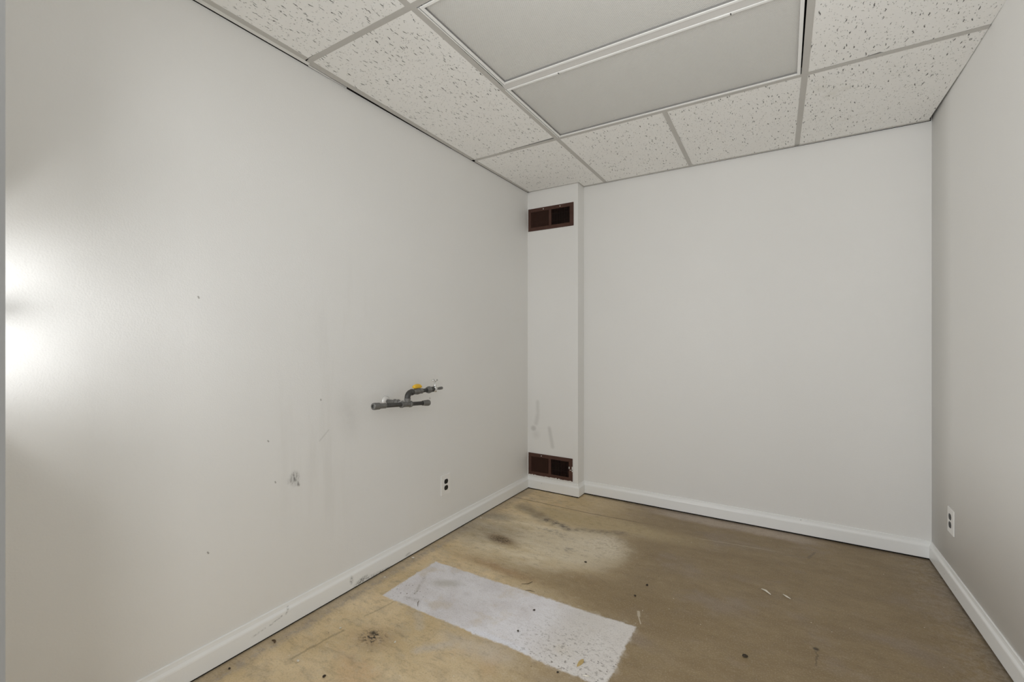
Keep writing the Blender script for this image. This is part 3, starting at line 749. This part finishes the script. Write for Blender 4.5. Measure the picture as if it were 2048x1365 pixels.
# ------------------------------------------------------------------ gas pipe stub with valves
P = empty('gas_pipe', (XL, 1.64, 0.877)); tag(P, 'black iron gas pipe stub with yellow handle on the left wall', 'pipe')
XP = -1.650
ESC = Vector((XL, 1.640, 0.877)); TEE = Vector((XP, 1.655, 0.869))
bm = NB(); lathe(bm, (XL + 0.0005, ESC.y, ESC.z), (1, 0, 0), [(0, 0.028), (0.004, 0.0275), (0.010, 0.021), (0.014, 0.0135), (0.0142, 0.011)], 32); obj('escutcheon', bm, m_esc, P, True)
bm = NB(); tube(bm, [ESC, ESC.lerp(TEE + Vector((0, 0.006, 0.006)), 0.92)], 0.0107); obj('wall_nipple', bm, m_fit, P, True)
# coupling and elbow where the nipple meets the run
q0 = ESC.lerp(TEE + Vector((0, 0.006, 0.006)), 0.42); dq = (TEE + Vector((0, 0.006, 0.006)) - ESC)
bm = NB(); lathe(bm, q0, dq, [(0, 0.0112), (0.001, 0.0145), (0.008, 0.0150), (0.009, 0.0132), (0.022, 0.0132), (0.023, 0.0150), (0.030, 0.0145), (0.031, 0.011)], 20); obj('coupling', bm, m_fit, P)
bm = NB(); lathe(bm, ESC.lerp(TEE, 0.78), dq, [(0, 0.0112), (0.001, 0.0155), (0.007, 0.0155), (0.008, 0.0140), (0.028, 0.0140)], 20); obj('branch_collar', bm, m_esc, P)
# lower run, tilted a little
LL = Vector((XP, 1.447, 0.8835)); LR = Vector((XP, 1.835, 0.8550)); dl = (LR - LL).normalized()
bm = NB(); tube(bm, [LL + dl * 0.02, LR - dl * 0.02], 0.0105); obj('lower_pipe', bm, m_pipe, P, True)
tc = LL.lerp(LR, 0.555)
bm = NB(); lathe(bm, tc - dl * 0.036, dl, [(0, 0.0112), (0.0005, 0.0165), (0.010, 0.0170), (0.012, 0.0145), (0.060, 0.0145), (0.062, 0.0170), (0.071, 0.0165), (0.072, 0.0112)], 24); obj('tee_fitting', bm, m_fit, P)
bm = NB(); lathe(bm, LL + dl * 0.078, -dl, [(0, 0.0110), (0.001, 0.0130), (0.038, 0.0130), (0.041, 0.0165), (0.070, 0.0170), (0.0765, 0.0155), (0.078, 0.0120), (0.0785, 0.0085), (0.070, 0.0080), (0.0695, 0.001)], 24); obj('end_cap', bm, m_fit, P)
bm = NB(); lathe(bm, LR - dl * 0.050, dl, [(0, 0.0110), (0.001, 0.0135), (0.010, 0.0140), (0.014, 0.0150), (0.040, 0.0165), (0.047, 0.0155), (0.050, 0.010), (0.0502, 0.001)], 24); obj('end_cap', bm, m_fit, P)
# riser, elbow, upper run
RY = tc.y + 0.010; ZU = 0.9255
bm = NB(); tube(bm, [(XP, RY, tc.z + 0.004), (XP, RY, ZU - 0.02)], 0.0107); obj('riser', bm, m_pipe, P, True)
bm = NB(); lathe(bm, (XP, RY, tc.z + 0.010), (0, 0, 1), [(0, 0.0150), (0.014, 0.0155), (0.015, 0.0125), (0.018, 0.0125)], 22)
lathe(bm, (XP, RY, ZU - 0.036), (0, 0, 1), [(0, 0.0120), (0.0008, 0.0165), (0.007, 0.0168), (0.0085, 0.015)], 22); obj('riser_collar', bm, m_fit, P)
arc = [Vector((XP, RY + 0.026 - 0.026 * math.cos(a), ZU - 0.026 + 0.026 * math.sin(a))) for a in [math.pi / 2 * k / 8 for k in range(9)]]
bm = NB(); tube(bm, [Vector((XP, RY, ZU - 0.034))] + arc + [Vector((XP, RY + 0.036, ZU))], 0.0148, 22); obj('elbow', bm, m_pipe, P, True)
bm = NB(); lathe(bm, (XP, RY + 0.026, ZU), (0, 1, 0), [(0, 0.0145), (0.001, 0.0165), (0.010, 0.0165), (0.011, 0.012)], 22); obj('elbow_collar', bm, m_pipe, P)
YE = 1.948
bm = NB(); tube(bm, [(XP, RY + 0.03, ZU), (XP, 1.865, ZU)], 0.0105); obj('upper_pipe', bm, m_pipe, P, True)
VY = 1.745
bm = NB(); lathe(bm, (XP, VY - 0.042, ZU), (0, 1, 0), [(0, 0.0112), (0.001, 0.0150), (0.014, 0.0150), (0.017, 0.0125), (0.024, 0.0165), (0.036, 0.0180), (0.050, 0.0165), (0.058, 0.0125), (0.061, 0.0155), (0.076, 0.0155), (0.077, 0.0112)], 6); obj('valve_body', bm, m_fit, P)
bm = NB(); lathe(bm, (XP, VY, ZU + 0.014), (0, 0, 1), [(0, 0.0075), (0.006, 0.0075), (0.007, 0.005), (0.014, 0.005)], 14); obj('valve_stem', bm, m_fit, P)
# yellow tee handle: a curved, rounded bar
bm = NB(); rows = []
for k in range(13):
    t = -1 + 2 * k / 12; yy = 0.027 * t; hh = 0.0115 * math.sqrt(max(0.02, 1 - abs(t) ** 4)); zz = ZU + 0.0275 - 0.004 * t * t
    ring = []
    for j in range(14):
        a = 2 * math.pi * j / 14
        ring.append(bm.verts.new((XP + 0.011 * math.copysign(abs(math.cos(a)) ** 0.7, math.cos(a)), VY - 0.002 + yy, zz + hh * math.copysign(abs(math.sin(a)) ** 0.7, math.sin(a)))))
    rows.append(ring)
for a, b in zip(rows, rows[1:]):
    for j in range(14): bm.faces.new((a[j], a[(j + 1) % 14], b[(j + 1) % 14], b[j]))
bm.faces.new(rows[0][::-1]); bm.faces.new(rows[-1])
o = obj('valve_handle', bm, m_yel, P, True); o['label'] = 'yellow valve handle'
# union and bushing
bm = NB(); lathe(bm, (XP, 1.818, ZU), (0, 1, 0), [(0, 0.0112), (0.001, 0.0160), (0.010, 0.0165), (0.0105, 0.0190), (0.024, 0.0190), (0.0245, 0.0150), (0.030, 0.0145), (0.031, 0.0112)], 8); obj('union', bm, m_fit, P)
bm = NB(); lathe(bm, (XP, 1.848, ZU), (0, 1, 0), [(0, 0.0105), (0.002, 0.0145), (0.018, 0.0150), (0.020, 0.0105), (0.028, 0.0095)], 20); obj('bushing', bm, m_pipe, P)
# chrome gas cock: body, bonnet, stem and cross handle, plus outlet nipple
CY = 1.883
bm = NB(); lathe(bm, (XP, CY, ZU - 0.017), (0, 0, 1), [(0, 0.007), (0.001, 0.0095), (0.008, 0.0100), (0.016, 0.0110), (0.025, 0.0095), (0.029, 0.0070), (0.034, 0.0095), (0.040, 0.0088), (0.044, 0.0055), (0.062, 0.0050)], 20)
lathe(bm, (XP, CY - 0.014, ZU), (0, 1, 0), [(0, 0.0085), (0.004, 0.0092), (0.024, 0.0092), (0.028, 0.0075)], 16); ck = obj('gas_cock', bm, m_chrome, P, True)
bm = NB(); zt = ZU + 0.047
tube(bm, [(XP - 0.004, CY - 0.016, zt + 0.002), (XP, CY - 0.008, zt - 0.001), (XP, CY, zt - 0.002), (XP, CY + 0.008, zt - 0.001), (XP + 0.004, CY + 0.016, zt + 0.002)], [0.0055, 0.0042, 0.006, 0.0042, 0.0055], 12)
tube(bm, [(XP + 0.014, CY - 0.004, zt + 0.002), (XP, CY, zt - 0.001), (XP - 0.014, CY + 0.004, zt + 0.002)], [0.0052, 0.004, 0.0052], 12)
obj('cross_handle', bm, m_chrome, ck, True)
bm = NB(); lathe(bm, (XP, CY + 0.010, ZU), (0, 1, 0), [(0, 0.0066), (0.026, 0.0066), (0.028, 0.0082), (0.046, 0.0085), (0.050, 0.0075), (0.0502, 0.004)], 16); obj('outlet_nipple', bm, m_fit, P)

# ------------------------------------------------------------------ bits lying on the floor
def lump(name, x, y, rx, ry, rz, rot, mat, label, cat='debris', group=None, seed=0):
    rnd = random.Random(seed); bm = NB()
    bmesh.ops.create_icosphere(bm, subdivisions=2, radius=1.0)
    for v in bm.verts:
        k = 1 + rnd.uniform(-0.16, 0.16); v.co *= k
        v.co = Vector((v.co.x * rx, v.co.y * ry, max(-0.95, v.co.z) * rz))
    bmesh.ops.rotate(bm, verts=bm.verts, cent=(0, 0, 0), matrix=Matrix.Rotation(rot, 3, 'Z'))
    zmin = min(v.co.z for v in bm.verts)
    for v in bm.verts: v.co.z -= zmin
    o = obj(name, bm, mat); o.location = (x, y, 0.0005)
    return tag(o, label, cat, group)
def blade(name, pts, r, mat, label, cat='debris'):
    bm = NB(); n = len(pts); p0 = Vector((*pts[0], 0))
    tube(bm, [Vector((p[0], p[1], r + 0.0005 + 0.002 * math.sin(math.pi * i / (n - 1)))) - p0 for i, p in enumerate(pts)],
         [r * (0.45 if i in (0, n - 1) else 1) for i in range(n)], 8)
    o = obj(name, bm, mat, None, True); o.location = p0
    return tag(o, label, cat)
# wood chip: flattened, pointed, with a raised edge
bm = NB(); L_ = 0.021
prof = [(-1, 0.05), (-0.7, 0.45), (-0.2, 0.9), (0.3, 1.0), (0.75, 0.7), (1, 0.15)]
top, bot = [], []
for s, wv in prof:
    c = Vector((-0.643 + 0.004 * s, 1.536 + L_ * s, 0)); nx = 0.0068 * wv
    bot.append((bm.verts.new(c + Vector((-nx, 0, 0.001))), bm.verts.new(c + Vector((nx, 0, 0.0008)))))
    top.append((bm.verts.new(c + Vector((-nx * 0.8, 0, 0.006 + 0.002 * wv))), bm.verts.new(c + Vector((nx * 0.7, 0, 0.0035)))))
for i in range(len(prof) - 1):
    a, b, c, d = bot[i], bot[i + 1], top[i], top[i + 1]
    bm.faces.new((a[0], a[1], b[1], b[0])); bm.faces.new((c[0], d[0], d[1], c[1]))
    bm.faces.new((a[0], b[0], d[0], c[0])); bm.faces.new((a[1], c[1], d[1], b[1]))
bm.faces.new((bot[0][0], top[0][0], top[0][1], bot[0][1])); bm.faces.new((bot[-1][0], bot[-1][1], top[-1][1], top[-1][0]))
tag(obj('wood_chip', bm, m_wood), 'yellow-brown wood chip lying on the near right end of the white floor patch', 'wood chip')
blade('plaster_sliver', [(-0.094, 2.445), (-0.075, 2.433), (-0.055, 2.412)], 0.0042, m_crumb, 'longer white curved sliver on the brown floor towards the right wall', 'debris')
blade('plaster_sliver', [(-0.006, 2.445), (0.008, 2.43), (0.024, 2.420)], 0.0036, m_crumb, 'shorter cream sliver right of the longer white one', 'debris')
blade('plaster_sliver', [(-0.612, 1.484), (-0.600, 1.487), (-0.588, 1.492)], 0.0022, m_crumb, 'tiny white sliver on the white patch in front of the wood chip', 'debris')
blade('straw_piece', [(-1.098, 1.885), (-1.07, 1.901), (-1.062, 1.932)], 0.0016, m_straw, 'thin dark straw on the brown floor behind the white patch', 'debris')
blade('straw_piece', [(-1.055, 1.848), (-1.035, 1.856), (-1.01, 1.860)], 0.0014, m_straw, 'thin dark straw crossing the back edge of the white patch', 'debris')
blade('straw_piece', [(-1.403, 1.486), (-1.420, 1.505), (-1.428, 1.520)], 0.0016, m_straw, 'short dark straw near the left end of the white patch', 'debris')
G = 'dark crumbs on the floor'
for i, (x, y, r, lab) in enumerate((
        (-0.912, 2.25, 0.0062, 'dark crumb at the front of the pale worn circle'),
        (-0.571, 2.195, 0.006, 'dark crumb on bare brown floor, right of the pale circle'),
        (-0.595, 2.075, 0.005, 'dark crumb on brown floor behind the right end of the white patch'),
        (-0.944, 1.732, 0.0048, 'dark crumb in the middle of the white patch'),
        (-0.932, 1.573, 0.0046, 'dark crumb near the front edge of the white patch'),
        (-0.127, 1.893, 0.0085, 'largest dark round crumb, alone on the brown floor at right'),
        (-1.393, 1.002, 0.0058, 'dark pellet on the tan floor in front of the black mould spot'),
        (-1.720, 0.847, 0.0046, 'dark pellet beside the left baseboard'),
        (-0.695, 1.452, 0.004, 'tiny dark crumb on tan floor at the front edge of the white patch'))):
    lump('floor_crumb', x, y, r * 1.15, r * 0.85, r * 0.55, i * 1.3, m_speck, lab, 'crumb', G, i)
bm = NB(); tube(bm, [Vector((0.012 * math.cos(a), 0.009 * math.sin(a), 0.0045)) for a in [0.2 + 0.4 * k for k in range(7)]], [0.002, 0.003, 0.0035, 0.004, 0.0035, 0.003, 0.002], 8)
o = obj('dry_leaf_curl', bm, m_leaf, None, True); o.location = (-1.724, 1.008, 0); tag(o, 'curled brown dry scrap beside the left baseboard', 'debris')
G = 'white crumbs on the floor'
for i, (x, y, r, lab) in enumerate((
        (-1.543, 1.0, 0.0052, 'white crumb at the near end of the dark wear line on the tan floor'),
        (-1.569, 1.206, 0.0044, 'white crumb at the far end of the dark wear line on the tan floor'),
        (-1.312, 1.262, 0.0046, 'white crumb just right of the black mould spot'),
        (-1.735, 2.44, 0.006, 'white plaster crumb against the left baseboard far towards the corner'),
        (-1.735, 1.80, 0.007, 'white plaster crumb against the left baseboard left of the white patch'),
        (-1.715, 1.58, 0.005, 'white plaster crumb by the left baseboard beside its black scuff'))):
    lump('plaster_crumb', x, y, r * 1.2, r * 0.8, r * 0.6, i * 0.9, m_crumb, lab, 'crumb', G, 40 + i)
